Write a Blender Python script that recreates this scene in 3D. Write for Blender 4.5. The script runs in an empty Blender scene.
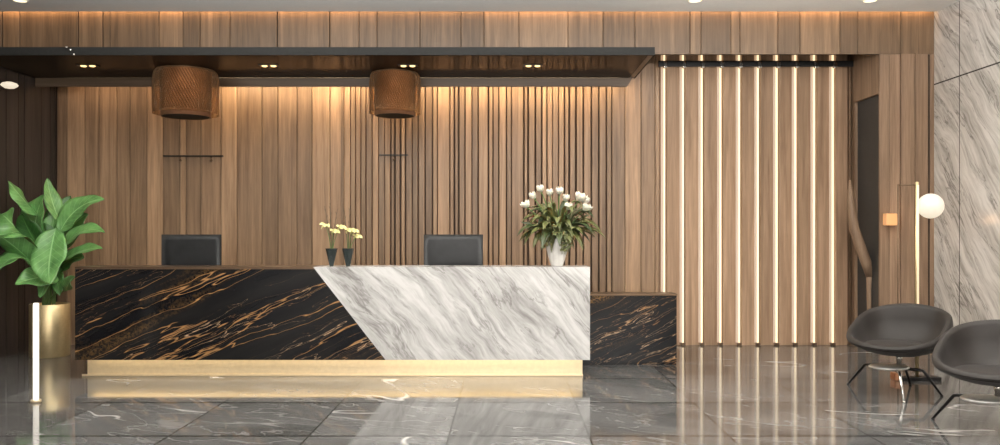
import bpy, bmesh, math, random
from mathutils import Vector, Matrix
R = math.radians
S = bpy.context.scene
COL = S.collection
random.seed(7)

# ------------------------------------------------------------------ camera
F = 820.0                    # focal length in pixels of the 1000 px wide frame
CZ = 1.47                    # eye height
VX, VY = 505.0, 230.0        # vanishing point in the frame
cam_d = bpy.data.cameras.new('camera')
cam = bpy.data.objects.new('camera', cam_d); COL.objects.link(cam)
cam.location = (0, 0, CZ); cam.rotation_euler = (R(90), 0, 0)
cam_d.sensor_width = 36.0; cam_d.lens = F * 36.0 / 1000.0
cam_d.shift_x = -(VX - 500.0) / 1000.0
cam_d.shift_y = (VY - 222.5) / 1000.0
cam_d.clip_end = 200
S.camera = cam

def at(px, py, d):
    return Vector(((px - VX) * d / F, d, CZ + (VY - py) * d / F))
def xat(px, d): return (px - VX) * d / F
def zat(py, d): return CZ + (VY - py) * d / F

# ------------------------------------------------------------------ world, big lights, exposure
S.view_settings.view_transform = 'Standard'
S.view_settings.look = 'None'
S.view_settings.gamma = 1.0
S.view_settings.exposure = 0.0
try: S.view_settings.use_curve_mapping = False
except Exception: pass
W = bpy.data.worlds.new('world'); S.world = W; W.use_nodes = True
W.node_tree.nodes['Background'].inputs[0].default_value = (1.0, 0.95, 0.90, 1)
W.node_tree.nodes['Background'].inputs[1].default_value = 0.9

def lamp(name, kind, loc, energy, color, rot=(0, 0, 0), size=None, size_y=None, parent=None, spot=None, blend=0.6):
    l = bpy.data.lights.new(name, kind); l.energy = energy; l.color = color
    if kind == 'AREA':
        l.shape = 'RECTANGLE'; l.size = size; l.size_y = size_y or size
    elif size is not None: l.shadow_soft_size = size
    if kind == 'SPOT': l.spot_size = R(spot); l.spot_blend = blend
    o = bpy.data.objects.new(name, l); COL.objects.link(o)
    o.location = loc; o.rotation_euler = rot
    if parent: o.parent = parent
    return o
# unseen area lights added to brighten the lobby from above and from behind
lamp('overhead_fill_light', 'AREA', (-1.5, 3.4, 3.98), 200, (1.0, 0.94, 0.87), (R(14), 0, 0), 3.2, 1.6)
lamp('overhead_fill_light', 'AREA', (2.3, 3.4, 3.98), 215, (1.0, 0.94, 0.87), (R(14), 0, 0), 3.2, 1.6)
lamp('frontal_fill_light', 'AREA', (0.6, -3.0, 2.3), 300, (1.0, 0.95, 0.9), (R(90), 0, 0), 6.5, 3.2)  # added frontal fill, stands in for entrance glazing

lamp('ceiling_fill_light', 'AREA', (0, 6.3, 3.3), 540, (1.0, 0.98, 0.94), (R(172), 0, 0), 9.0, 0.5)  # added out of view, aimed up to brighten the ceiling

# ------------------------------------------------------------------ shader helpers
class NT:
    def __init__(s, name):
        s.m = bpy.data.materials.new(name); s.m.use_nodes = True
        s.t = s.m.node_tree; s.b = s.t.nodes['Principled BSDF']
    def n(s, typ, props=None, **ins):
        nd = s.t.nodes.new('ShaderNode' + typ)
        for k, v in (props or {}).items(): setattr(nd, k, v)
        for k, v in ins.items():
            key = int(k[1:]) if k[0] == 'i' and k[1:].isdigit() else k.replace('_', ' ')
            s.put(nd.inputs[key], v)
        return nd
    def put(s, sock, v):
        if isinstance(v, bpy.types.NodeSocket): s.t.links.new(v, sock)
        elif isinstance(v, bpy.types.Node): s.t.links.new(v.outputs[0], sock)
        else: sock.default_value = v
    def math(s, op, a, b=0.0, clamp=False):
        nd = s.n('Math', {'operation': op, 'use_clamp': clamp}); s.put(nd.inputs[0], a); s.put(nd.inputs[1], b); return nd.outputs[0]
    def vmath(s, op, a, b):
        nd = s.n('VectorMath', {'operation': op}); s.put(nd.inputs[0], a); s.put(nd.inputs[1], b); return nd.outputs[0]
    def mix(s, f, a, b, mode='MIX'):
        nd = s.n('Mix', {'data_type': 'RGBA', 'blend_type': mode}); s.put(nd.inputs[0], f); s.put(nd.inputs[6], a); s.put(nd.inputs[7], b); return nd.outputs[2]
    def ramp(s, f, stops):
        nd = s.n('ValToRGB'); s.put(nd.inputs[0], f)
        e = nd.color_ramp.elements
        while len(e) < len(stops): e.new(0.5)
        for el, (p, c) in zip(e, stops):
            el.position = p; el.color = c if len(c) == 4 else (*c, 1)
        return nd.outputs[0]
    def rng(s, v, a, b, c=0.0, d=1.0, smooth=True):
        nd = s.n('MapRange', {'interpolation_type': 'SMOOTHSTEP' if smooth else 'LINEAR'})
        for i, x in enumerate((v, a, b, c, d)): s.put(nd.inputs[i], x)
        return nd.outputs[0]
    def map(s, v, loc=(0, 0, 0), rot=(0, 0, 0), scale=(1, 1, 1)):
        nd = s.n('Mapping'); s.put(nd.inputs[0], v); nd.inputs[1].default_value = loc
        nd.inputs[2].default_value = rot; nd.inputs[3].default_value = scale; return nd.outputs[0]
    def noise(s, v, scale, detail=4, rough=0.55, dist=0.0):
        nd = s.n('TexNoise'); s.put(nd.inputs['Vector'], v)
        nd.inputs['Scale'].default_value = scale; nd.inputs['Detail'].default_value = detail
        nd.inputs['Roughness'].default_value = rough; nd.inputs['Distortion'].default_value = dist
        return nd.outputs['Fac']
    def obj(s): return s.n('TexCoord').outputs['Object']
    def pos(s): return s.n('NewGeometry').outputs['Position']
    def vein(s, v, scale, width, detail=4, rough=0.55, dist=0.0):
        f = s.math('ABSOLUTE', s.math('SUBTRACT', s.noise(v, scale, detail, rough, dist), 0.5))
        return s.rng(f, 0.0, width, 1.0, 0.0)
    def out(s, base=None, rough=None, metal=None, **kw):
        if base is not None: s.put(s.b.inputs['Base Color'], base if not isinstance(base, tuple) or len(base) == 4 else (*base, 1))
        if rough is not None: s.put(s.b.inputs['Roughness'], rough)
        if metal is not None: s.put(s.b.inputs['Metallic'], metal)
        for k, v in kw.items(): s.put(s.b.inputs[k.replace('_', ' ')], v)
        return s.m
    def bump(s, h, strength=0.2, dist=0.01):
        nd = s.n('Bump'); nd.inputs['Strength'].default_value = strength; nd.inputs['Distance'].default_value = dist
        s.put(nd.inputs['Height'], h); s.put(s.b.inputs['Normal'], nd.outputs[0])

def plain(name, col, rough=0.5, metal=0.0, var=0.12, scale=30.0, **kw):
    """a single-colour material with a slight procedural mottling"""
    t = NT(name); c = tuple(col)
    f = t.noise(t.obj(), scale, 3)
    lo = tuple(x * (1 - var) for x in c); hi = tuple(min(1, x * (1 + var)) for x in c)
    return t.out(t.ramp(f, [(0.3, lo), (0.7, hi)]), rough, metal, **kw)
def glow(name, col, strength):
    t = NT(name)
    t.put(t.b.inputs['Base Color'], (0.25, 0.25, 0.25, 1))
    t.put(t.b.inputs['Emission Color'], (*col, 1)); t.put(t.b.inputs['Emission Strength'], strength)
    return t.m

def wood(name, dark, light, rough=0.42, spread=0.35, axis='Z'):
    t = NT(name)
    isl = t.n('NewGeometry').outputs['Random Per Island']
    wn = t.n('TexWhiteNoise', {'noise_dimensions': '1D'}); t.put(wn.inputs['W'], t.math('MULTIPLY', isl, 913.7))
    off = t.n('CombineXYZ'); t.put(off.inputs[0], t.math('MULTIPLY', isl, 57.0)); t.put(off.inputs[1], t.math('MULTIPLY', isl, 31.0)); t.put(off.inputs[2], t.math('MULTIPLY', isl, 83.0))
    v = t.vmath('ADD', t.obj(), off.outputs[0])
    sc = {'Z': (1, 1, 0.045), 'X': (0.045, 1, 1)}[axis]
    p = t.map(v, scale=sc)
    g = t.noise(p, 16, 5, 0.6, 0.6)
    fine = t.noise(p, 90, 3, 0.6, 0.2)
    k = t.math('ADD', t.math('MULTIPLY', g, 0.75), t.math('MULTIPLY', fine, 0.25))
    mid = tuple((a + b) / 2 for a, b in zip(dark, light))
    c = t.ramp(k, [(0.30, dark), (0.5, mid), (0.68, light)])
    bright = t.rng(wn.outputs['Value'], 0, 1, 1 - spread, 1 + spread, False)
    bc = t.n('CombineColor'); [t.put(bc.inputs[i], bright) for i in range(3)]
    c = t.mix(1.0, c, bc.outputs[0], 'MULTIPLY')
    t.bump(k, 0.15, 0.004)
    return t.out(c, rough)

MAT = {}
MAT['wood'] = wood('walnut_boards', (0.160, 0.093, 0.050), (0.43, 0.275, 0.162))
MAT['wood_slat'] = wood('walnut_slats', (0.150, 0.086, 0.044), (0.38, 0.240, 0.140))
MAT['wood_strip'] = wood('walnut_lit_boards', (0.23, 0.140, 0.083), (0.50, 0.335, 0.22), spread=0.15)  # walnut made lighter to carry the glow of the strips
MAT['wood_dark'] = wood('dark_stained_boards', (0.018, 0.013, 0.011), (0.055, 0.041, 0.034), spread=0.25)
MAT['wood_frame'] = wood('walnut_frame', (0.15, 0.09, 0.052), (0.36, 0.235, 0.15), spread=0.12)
MAT['gap_dark'] = plain('deep_gap', (0.012, 0.009, 0.007), 0.8)
MAT['gap'] = plain('dark_gap', (0.055, 0.034, 0.021), 0.8)
MAT['white_paint'] = plain('ceiling_paint', (0.84, 0.84, 0.82), 0.7, var=0.02)
MAT['canopy'] = plain('charcoal_lacquer', (0.018, 0.018, 0.017), 0.6, Specular_IOR_Level=0.15)
t = NT('dark_gloss_soffit')
df_ = t.n('BsdfDiffuse', Color=(0.050, 0.038, 0.029, 1)); gl_ = t.n('BsdfGlossy', Color=(0.9, 0.85, 0.8, 1), Roughness=0.12)
t.t.links.new(t.n('MixShader', i0=0.12, i1=df_, i2=gl_).outputs[0], t.t.nodes['Material Output'].inputs[0]); MAT['soffit'] = t.m
MAT['soffit_wood'] = wood('soffit_veneer', (0.085, 0.056, 0.034), (0.17, 0.115, 0.074), 0.4, 0.1, 'X')
MAT['brass'] = plain('brushed_brass', (0.74, 0.59, 0.33), 0.42, 0.85, 0.05)
MAT['champagne'] = plain('champagne_metal', (0.80, 0.66, 0.44), 0.38, 0.55, 0.05)
MAT['brushed_steel'] = plain('brushed_steel', (0.74, 0.72, 0.68), 0.38, 0.7, 0.04)
MAT['steel'] = plain('polished_steel', (0.72, 0.70, 0.66), 0.16, 1.0, 0.04)
MAT['black_metal'] = plain('black_metal', (0.016, 0.015, 0.015), 0.35, 0.4)
MAT['bronze'] = plain('dark_bronze', (0.16, 0.105, 0.065), 0.35, 0.8)
MAT['copper'] = plain('copper_end', (0.62, 0.30, 0.16), 0.3, 0.9)
MAT['screen'] = plain('charcoal_plastic', (0.040, 0.041, 0.042), 0.32, var=0.25, scale=5)
MAT['white_ceramic'] = plain('white_ceramic', (0.72, 0.70, 0.66), 0.22, var=0.05, scale=14)
MAT['smoke_glass'] = plain('smoked_glass', (0.035, 0.05, 0.05), 0.08, 0.0, Transmission_Weight=0.35, IOR=1.45)
MAT['soil'] = plain('potting_soil', (0.03, 0.02, 0.013), 0.9)
MAT['door'] = plain('charcoal_door', (0.030, 0.031, 0.032), 0.5)
MAT['petal'] = plain('ivory_petals', (0.80, 0.75, 0.62), 0.5, var=0.06, Subsurface_Weight=0.1)
MAT['petal_yellow'] = plain('pale_yellow_petals', (0.66, 0.62, 0.27), 0.5, var=0.08)
MAT['green_stem'] = plain('green_stalk', (0.09, 0.16, 0.04), 0.5)
MAT['twig'] = plain('dry_twig', (0.10, 0.075, 0.045), 0.7)
MAT['wood_fascia'] = wood('walnut_fascia', (0.080, 0.049, 0.026), (0.235, 0.150, 0.087), spread=0.30)
MAT['driftwood'] = wood('driftwood', (0.16, 0.10, 0.06), (0.33, 0.22, 0.14), 0.6, 0.05)
MAT['led_strip'] = glow('strip_light', (1.0, 0.76, 0.46), 1.35)
MAT['glow_side'] = glow('strip_side_glow', (1.0, 0.62, 0.34), 0.42)  # even emission imitating the glow left of each strip
MAT['led_wall'] = glow('wall_wash_light', (1.0, 0.74, 0.45), 58.0)
MAT['led_wall_dim'] = glow('dim_wall_wash_light', (1.0, 0.68, 0.40), 13.0)
MAT['led_fascia'] = glow('fascia_wash_light', (1.0, 0.55, 0.24), 15.0)
MAT['led_plinth'] = glow('plinth_light', (1.0, 0.80, 0.50), 13.0)
MAT['led_post'] = glow('post_light', (1.0, 0.93, 0.78), 1.5)
MAT['globe'] = glow('opal_globe_light', (1.0, 0.86, 0.64), 0.8)
MAT['sconce_glow'] = glow('amber_cube_light', (1.0, 0.50, 0.22), 0.55); MAT['sconce_glow'].node_tree.nodes['Principled BSDF'].inputs['Base Color'].default_value = (0.35, 0.17, 0.07, 1)
MAT['spot_lens'] = glow('downlight_lens', (1.0, 0.66, 0.26), 2.6)
MAT['ceiling_lens'] = glow('ceiling_downlight_lens', (1.0, 0.82, 0.46), 2.0)

# leather / fabric of the lounge chairs
t = NT('charcoal_upholstery'); f = t.noise(t.obj(), 260, 3); f2 = t.noise(t.obj(), 4, 3)
t.bump(f, 0.12, 0.002)
MAT['upholstery'] = t.out(t.ramp(f2, [(0.3, (0.019, 0.0155, 0.0135)), (0.7, (0.027, 0.022, 0.019))]), 0.55, 0.0, Sheen_Weight=0.05, Specular_IOR_Level=0.35)

# black marble with gold veins; v runs along the vein
def black_marble(name, fade=True):
    t = NT(name); p = t.pos()
    w = t.vmath('ADD', p, t.map(t.n('TexNoise', Vector=p, Scale=1.6, Detail=3.0).outputs['Color'], loc=(-.07, -.07, -.07), scale=(.14, .14, .14)))
    q = t.map(t.map(w, rot=(0, R(24), 0)), scale=(0.20, 1.0, 2.3))
    big = t.vein(q, 1.5, 0.0055, 4, 0.5, 0.1)
    fine = t.vein(t.map(q, loc=(3, 1, 7)), 2.9, 0.0045, 4, 0.52, 0.1)
    fine2 = t.vein(t.map(q, loc=(9, 4, 2), rot=(0, R(-9), 0)), 4.6, 0.0055, 4, 0.52, 0.1)
    cloud = t.rng(t.noise(t.map(q, loc=(5, 2, 3.2)), 1.0, 5, 0.6, 0.1), 0.52, 0.70)
    speck = t.noise(p, 45, 4, 0.7)
    mask = t.rng(t.noise(t.map(q, loc=(1, 8, 4)), 0.7, 2), 0.40, 0.58)
    base = t.ramp(t.noise(q, 2.5, 4), [(0.35, (0.005, 0.005, 0.006)), (0.7, (0.015, 0.014, 0.013))])
    c = t.mix(t.math('MULTIPLY', cloud, t.rng(speck, 0.40, 0.62)), base, (0.17, 0.090, 0.026, 1))
    c = t.mix(t.math('MULTIPLY', big, t.math('MULTIPLY', 0.95, t.rng(speck, 0.15, 0.42))), c, (0.36, 0.19, 0.075, 1))
    c = t.mix(t.math('MULTIPLY', fine, mask), c, (0.50, 0.33, 0.20, 1))
    c = t.mix(t.math('MULTIPLY', t.math('MULTIPLY', fine2, mask), 0.7), c, (0.30, 0.16, 0.075, 1))
    return t.out(c, 0.18, 0.0, Specular_IOR_Level=0.25)
MAT['black_marble'] = black_marble('black_gold_marble')

def grey_marble(name, rot, scale, lo, mid, hi, dark=(0.10, 0.095, 0.09), rough=0.2, veins=0.55):
    t = NT(name); p = t.pos()
    w = t.vmath('ADD', p, t.map(t.n('TexNoise', Vector=p, Scale=1.3, Detail=3.0).outputs['Color'], loc=(-.14, -.14, -.14), scale=(.28, .28, .28)))
    q = t.map(t.map(w, rot=rot), scale=scale)
    a = t.noise(q, 1.6, 7, 0.62, 0.3)
    b = t.noise(t.map(q, loc=(4, 7, 2)), 5.0, 6, 0.65, 0.4)
    e3 = t.noise(t.map(t.map(w, rot=rot), loc=(2, 5, 9), scale=(scale[0] * .5, scale[1] * .5 if scale[1] < 1 else 1, scale[2] * 1.5)), 8.0, 5, 0.6)
    k = t.math('ADD', t.math('ADD', t.math('MULTIPLY', a, 0.42), t.math('MULTIPLY', b, 0.30)), t.math('MULTIPLY', e3, 0.28))
    c = t.ramp(k, [(0.38, lo), (0.48, mid), (0.58, hi)])
    v = t.math('MULTIPLY', t.vein(t.map(q, loc=(1, 3, 8)), 2.1, 0.025, 5, 0.62, 0.5), t.rng(a, 0.62, 0.42))
    c = t.mix(t.math('MULTIPLY', v, veins), c, (*dark, 1))
    return t, c, rough
t, c, r = grey_marble('white_grey_marble', (0, R(-46), 0), (0.5, 1.0, 2.6), (0.23, 0.222, 0.212), (0.40, 0.39, 0.376), (0.56, 0.55, 0.535), (0.15, 0.14, 0.13), 0.22, 0.6)
MAT['white_marble'] = t.out(c, r)
t, c, r = grey_marble('wall_marble', (R(-50), 0, 0), (1.0, 0.36, 2.8), (0.29, 0.275, 0.25), (0.52, 0.495, 0.46), (0.70, 0.675, 0.635), (0.085, 0.078, 0.072), 0.16, 0.6)
sx = t.n('SeparateXYZ', Vector=t.pos())
# slab joints: horizontals at 3.18 m, verticals every 1.15 m
JZ = 3.185
jl = t.math('LESS_THAN', t.math('ABSOLUTE', t.math('SUBTRACT', sx.outputs[2], JZ)), 0.008)
fy = t.math('FRACT', t.math('MULTIPLY', t.math('SUBTRACT', sx.outputs[1], 9.13 - 11.5), 1 / 1.15))
jv = t.math('LESS_THAN', t.math('MINIMUM', fy, t.math('SUBTRACT', 1.0, fy)), 0.0055)
c = t.mix(t.math('MAXIMUM', jl, jv), c, (0.06, 0.055, 0.05, 1))
MAT['wall_marble'] = t.out(c, r)

# floor: 1.00 x 1.13 m polished grey marble tiles with white veins
t = NT('grey_marble_floor'); p = t.pos()
sx = t.n('SeparateXYZ', Vector=p)
u = t.math('SUBTRACT', sx.outputs[0], 0.6 - 20); v = t.math('DIVIDE', t.math('SUBTRACT', sx.outputs[1], 5.85 - 22.6), 1.13)
fu, fv = t.math('FRACT', u), t.math('FRACT', v)
idv = t.n('CombineXYZ'); t.put(idv.inputs[0], t.math('FLOOR', u)); t.put(idv.inputs[1], t.math('FLOOR', v))
wn = t.n('TexWhiteNoise', {'noise_dimensions': '2D'}); t.put(wn.inputs['Vector'], idv.outputs[0])
q = t.vmath('ADD', p, t.vmath('MULTIPLY', wn.outputs['Color'], (7.0, 5.0, 3.0)))
q2 = t.map(t.map(q, rot=(0, 0, R(24))), scale=(0.5, 1.25, 1))
a = t.noise(q2, 1.5, 7, 0.62, 0.8)
base = t.ramp(a, [(0.32, (0.072, 0.070, 0.068)), (0.5, (0.112, 0.110, 0.107)), (0.70, (0.165, 0.162, 0.158))])
tone = t.rng(wn.outputs['Value'], 0, 1, 0.84, 1.16, False)
bc = t.n('CombineColor'); [t.put(bc.inputs[i], tone) for i in range(3)]
base = t.mix(1.0, base, bc.outputs[0], 'MULTIPLY')
m1 = t.rng(t.noise(t.map(q2, loc=(3, 3, 3)), 0.9, 2), 0.50, 0.64)
vn = t.math('MULTIPLY', t.vein(q2, 0.75, 0.010, 3, 0.5, 0.5), m1)
vn2 = t.math('MULTIPLY', t.vein(t.map(q2, loc=(8, 2, 1)), 1.9, 0.010, 4, 0.55, 0.5), 0.22)
base = t.mix(t.math('MAXIMUM', vn, vn2), base, (0.50, 0.48, 0.46, 1))
# darker rectangle of floor beside the low counter, crossed by a plain band
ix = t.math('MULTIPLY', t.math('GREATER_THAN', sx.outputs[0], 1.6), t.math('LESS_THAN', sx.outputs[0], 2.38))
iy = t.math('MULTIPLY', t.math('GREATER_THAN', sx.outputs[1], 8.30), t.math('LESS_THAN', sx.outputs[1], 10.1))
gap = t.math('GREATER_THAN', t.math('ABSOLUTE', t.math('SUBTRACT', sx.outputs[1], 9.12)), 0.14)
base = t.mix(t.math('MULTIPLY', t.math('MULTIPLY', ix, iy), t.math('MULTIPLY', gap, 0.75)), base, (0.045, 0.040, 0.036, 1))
ju = t.math('LESS_THAN', t.math('MINIMUM', fu, t.math('SUBTRACT', 1.0, fu)), 0.007)
jv = t.math('LESS_THAN', t.math('MINIMUM', fv, t.math('SUBTRACT', 1.0, fv)), 0.016)
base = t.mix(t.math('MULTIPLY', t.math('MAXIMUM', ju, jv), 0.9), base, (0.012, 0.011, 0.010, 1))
rg = t.rng(t.noise(p, 3.0, 4), 0.3, 0.7, 0.055, 0.095, False)
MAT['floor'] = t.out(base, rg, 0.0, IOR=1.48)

# leaves: bright midrib and side veins from the leaf's own UV
def leaf_mat(name, lo, hi, rib):
    t = NT(name)
    uv = t.n('SeparateXYZ', Vector=t.n('TexCoord').outputs['UV'])
    au = t.math('ABSOLUTE', t.math('SUBTRACT', uv.outputs[0], 0.5))
    mid = t.rng(au, 0.008, 0.03, 1.0, 0.0)
    ph = t.math('FRACT', t.math('MULTIPLY', t.math('SUBTRACT', uv.outputs[1], t.math('MULTIPLY', au, 0.5)), 9.0))
    side = t.math('MULTIPLY', t.rng(t.math('ABSOLUTE', t.math('SUBTRACT', ph, 0.5)), 0.0, 0.09, 1.0, 0.0), 0.45)
    f = t.noise(t.obj(), 7, 4)
    c = t.ramp(f, [(0.3, lo), (0.7, hi)])
    c = t.mix(t.math('MAXIMUM', mid, side), c, (*rib, 1))
    return t.out(c, 0.36, 0.0, Subsurface_Weight=0.06)
MAT['leaf'] = leaf_mat('big_leaf_green', (0.075, 0.20, 0.055), (0.19, 0.42, 0.13), (0.32, 0.56, 0.24))
MAT['leaf_dark'] = leaf_mat('shaded_leaf_green', (0.025, 0.085, 0.020), (0.06, 0.17, 0.04), (0.11, 0.24, 0.07))  # darker copy of the leaf green, shade put into the colour
MAT['foliage'] = leaf_mat('bouquet_leaf_green', (0.050, 0.062, 0.018), (0.15, 0.16, 0.050), (0.24, 0.24, 0.09))
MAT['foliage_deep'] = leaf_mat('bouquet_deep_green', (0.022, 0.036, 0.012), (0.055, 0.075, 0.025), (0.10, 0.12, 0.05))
MAT['fern'] = leaf_mat('fern_green', (0.070, 0.085, 0.028), (0.20, 0.21, 0.080), (0.26, 0.27, 0.12))

# pendant materials
t = NT('copper_lattice'); p = t.obj()
f = t.noise(p, 9, 3)
MAT['lattice'] = t.out(t.ramp(f, [(0.3, (0.20, 0.105, 0.060)), (0.7, (0.34, 0.185, 0.105))]), 0.45, 0.25)
t = NT('amber_gauze_shade')
tr_ = t.n('BsdfTransparent', Color=(1.0, 0.90, 0.78, 1)); df_ = t.n('BsdfDiffuse', Color=(0.50, 0.34, 0.21, 1)); tl_ = t.n('BsdfTranslucent', Color=(0.50, 0.34, 0.21, 1))
t.t.links.new(t.n('MixShader', i0=t.rng(t.n('LayerWeight', Blend=0.5).outputs['Facing'], 0.1, 0.95, 0.06, 0.6), i1=tr_, i2=t.n('MixShader', i0=0.5, i1=df_, i2=tl_)).outputs[0], t.t.nodes['Material Output'].inputs[0]); MAT['amber'] = t.m

# ------------------------------------------------------------------ mesh helpers
def obj(name, bm, m, parent=None, smooth=False, loc=None, recalc=True):
    if recalc: bmesh.ops.recalc_face_normals(bm, faces=bm.faces)
    me = bpy.data.meshes.new(name); bm.to_mesh(me); bm.free()
    me.materials.append(MAT[m] if isinstance(m, str) else m)
    if smooth:
        for pl in me.polygons: pl.use_smooth = True
    o = bpy.data.objects.new(name, me); COL.objects.link(o)
    if parent: o.parent = parent
    if loc: o.location = loc
    return o
def struct(name, bm, m, parent=None, **kw):
    o = obj(name, bm, m, parent, **kw); o['kind'] = 'structure'; return o
def tag(o, label, cat, group=None):
    o['label'] = label; o['category'] = cat
    if group: o['group'] = group
    return o
def thing(name, label, cat, loc, group=None, rz=0.0):
    o = bpy.data.objects.new(name, None); COL.objects.link(o)
    o.empty_display_size = 0.1; o.location = loc; o.rotation_euler = (0, 0, rz)
    return tag(o, label, cat, group)
BM = bmesh.new
def box(bm, x0, x1, y0, y1, z0, z1, bev=0.0):
    m = Matrix.Translation(((x0 + x1) / 2, (y0 + y1) / 2, (z0 + z1) / 2)) @ Matrix.Diagonal((x1 - x0, y1 - y0, z1 - z0, 1))
    r = bmesh.ops.create_cube(bm, size=1.0, matrix=m)
    if bev:
        es = list({e for v in r['verts'] for e in v.link_edges})
        bmesh.ops.bevel(bm, geom=es, offset=bev, segments=2, affect='EDGES', profile=0.7)
    return bm
def prism(bm, pts, z0, z1):
    """vertical extrusion of an outline of (x, y) points"""
    a = [bm.verts.new((x, y, z0)) for x, y in pts]; b = [bm.verts.new((x, y, z1)) for x, y in pts]
    n = len(pts)
    bm.faces.new(a); bm.faces.new(b)
    for i in range(n): bm.faces.new((a[i], a[(i + 1) % n], b[(i + 1) % n], b[i]))
    return bm
def slab(bm, pts, y0, y1):
    """extrusion along Y of an outline of (x, z) points"""
    a = [bm.verts.new((x, y0, z)) for x, z in pts]; b = [bm.verts.new((x, y1, z)) for x, z in pts]
    n = len(pts)
    bm.faces.new(a); bm.faces.new(b)
    for i in range(n): bm.faces.new((a[i], a[(i + 1) % n], b[(i + 1) % n], b[i]))
    return bm
def lathe(bm, prof, seg=32, c=(0, 0, 0), sx=1.0, sy=1.0):
    rings = []
    for r, z in prof:
        if r < 1e-5: rings.append([bm.verts.new((c[0], c[1], c[2] + z))])
        else: rings.append([bm.verts.new((c[0] + sx * r * math.cos(2 * math.pi * k / seg), c[1] + sy * r * math.sin(2 * math.pi * k / seg), c[2] + z)) for k in range(seg)])
    for a, b in zip(rings, rings[1:]):
        if len(a) == 1 and len(b) == 1: continue
        for k in range(seg):
            k2 = (k + 1) % seg
            if len(a) == 1: bm.faces.new((a[0], b[k], b[k2]))
            elif len(b) == 1: bm.faces.new((a[k], a[k2], b[0]))
            else: bm.faces.new((a[k], a[k2], b[k2], b[k]))
    return bm
def tube(bm, pts, rad, seg=10, flat=None):
    """round tube through points; rad is one radius or one per point"""
    pts = [Vector(p) for p in pts]; n = len(pts)
    if not isinstance(rad, (list, tuple)): rad = [rad] * n
    rings = []; ref = None
    for i, p in enumerate(pts):
        tn = (pts[min(i + 1, n - 1)] - pts[max(i - 1, 0)]).normalized()
        if ref is None:
            ref = Vector((0, 0, 1)) if abs(tn.z) < 0.9 else Vector((1, 0, 0))
        a = tn.cross(ref).normalized(); b = tn.cross(a).normalized(); ref = b.cross(tn) if False else ref
        rings.append([bm.verts.new(p + rad[i] * (math.cos(2 * math.pi * k / seg) * a + math.sin(2 * math.pi * k / seg) * b)) for k in range(seg)])
    for a, b in zip(rings, rings[1:]):
        for k in range(seg): bm.faces.new((a[k], a[(k + 1) % seg], b[(k + 1) % seg], b[k]))
    bm.faces.new(rings[0]); bm.faces.new(rings[-1])
    return bm
def bez(p0, p1, p2, n):
    p0, p1, p2 = Vector(p0), Vector(p1), Vector(p2)
    return [(1 - t) ** 2 * p0 + 2 * t * (1 - t) * p1 + t * t * p2 for t in [i / n for i in range(n + 1)]]
def leaf(bm, base, ctrl, tip, width, nrm, fold=0.18, wave=0.0, n=12, peak=0.42, m=6, thick=0.0015):
    """one leaf blade along a bent midrib; UV u across, v along"""
    uvl = bm.loops.layers.uv.verify()
    P = bez(base, ctrl, tip, n); nrm = Vector(nrm)
    ph = random.uniform(0, 6.28)
    rows = []
    for i, p in enumerate(P):
        t = i / n
        tn = (P[min(i + 1, n)] - P[max(i - 1, 0)]).normalized()
        side = tn.cross(nrm)
        side = side.normalized() if side.length > 1e-4 else tn.orthogonal().normalized()
        up = side.cross(tn).normalized()
        e = t ** (math.log(0.5) / math.log(peak))
        w = width * 0.5 * max(0.012, math.sin(math.pi * min(1, max(0, e))) ** 0.8)
        row = []
        for j in range(m + 1):
            s = j / m * 2 - 1
            z = abs(s) * w * fold * 2 + wave * width * math.sin(t * 14 + ph + (1.5 if s > 0 else 0)) * s * s
            row.append(p + side * s * w + up * z)
        rows.append((row, up))
    top = [[bm.verts.new(q + up * thick) for q in row] for row, up in rows]
    bot = [[bm.verts.new(q - up * thick) for q in row] for row, up in rows]
    def quad(a, b, c, d, uv):
        f = bm.faces.new((a, b, c, d)); f.smooth = True
        for l, x in zip(f.loops, uv): l[uvl].uv = x
    for i in range(n):
        for j in range(m):
            uv = [(j / m, i / n), ((j + 1) / m, i / n), ((j + 1) / m, (i + 1) / n), (j / m, (i + 1) / n)]
            quad(top[i][j], top[i][j + 1], top[i + 1][j + 1], top[i + 1][j], uv)
            quad(bot[i][j + 1], bot[i][j], bot[i + 1][j], bot[i + 1][j + 1], [uv[1], uv[0], uv[3], uv[2]])
        for j in (0, m):
            a, b, c, d = top[i][j], top[i + 1][j], bot[i + 1][j], bot[i][j]
            uv = [(j / m, i / n), (j / m, (i + 1) / n), (j / m, (i + 1) / n), (j / m, i / n)]
            quad(*((a, b, c, d) if j == 0 else (d, c, b, a)), uv if j == 0 else uv[::-1])
    return bm
def dup(root, loc, label=None, group=None, rz=None, scale=None):
    """a copy of a thing with copies of its parts and their sub-parts"""
    r = root.copy(); COL.objects.link(r); r.location = loc
    if label: r['label'] = label
    if group: r['group'] = group
    if rz is not None: r.rotation_euler = (0, 0, rz)
    if scale: r.scale = scale
    for ch in list(root.children):
        c = ch.copy(); COL.objects.link(c); c.parent = r
        for g in list(ch.children):
            d = g.copy(); COL.objects.link(d); d.parent = c
    return r
def boards(bm, edges, gap, yf, yb, z0, z1, cham=0.004, jitter=0.0):
    """upright boards facing -Y between consecutive edges"""
    for a, b in zip(edges, edges[1:]):
        j = random.uniform(-jitter, jitter)
        x0, x1, y = a + gap / 2, b - gap / 2, yf + j
        if x1 - x0 < 0.004: continue
        c = min(cham, (x1 - x0) * 0.3)
        prism(bm, [(x0, yb), (x0, y + c), (x0 + c, y), (x1 - c, y), (x1, y + c), (x1, yb)], z0, z1)
    return bm

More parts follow.
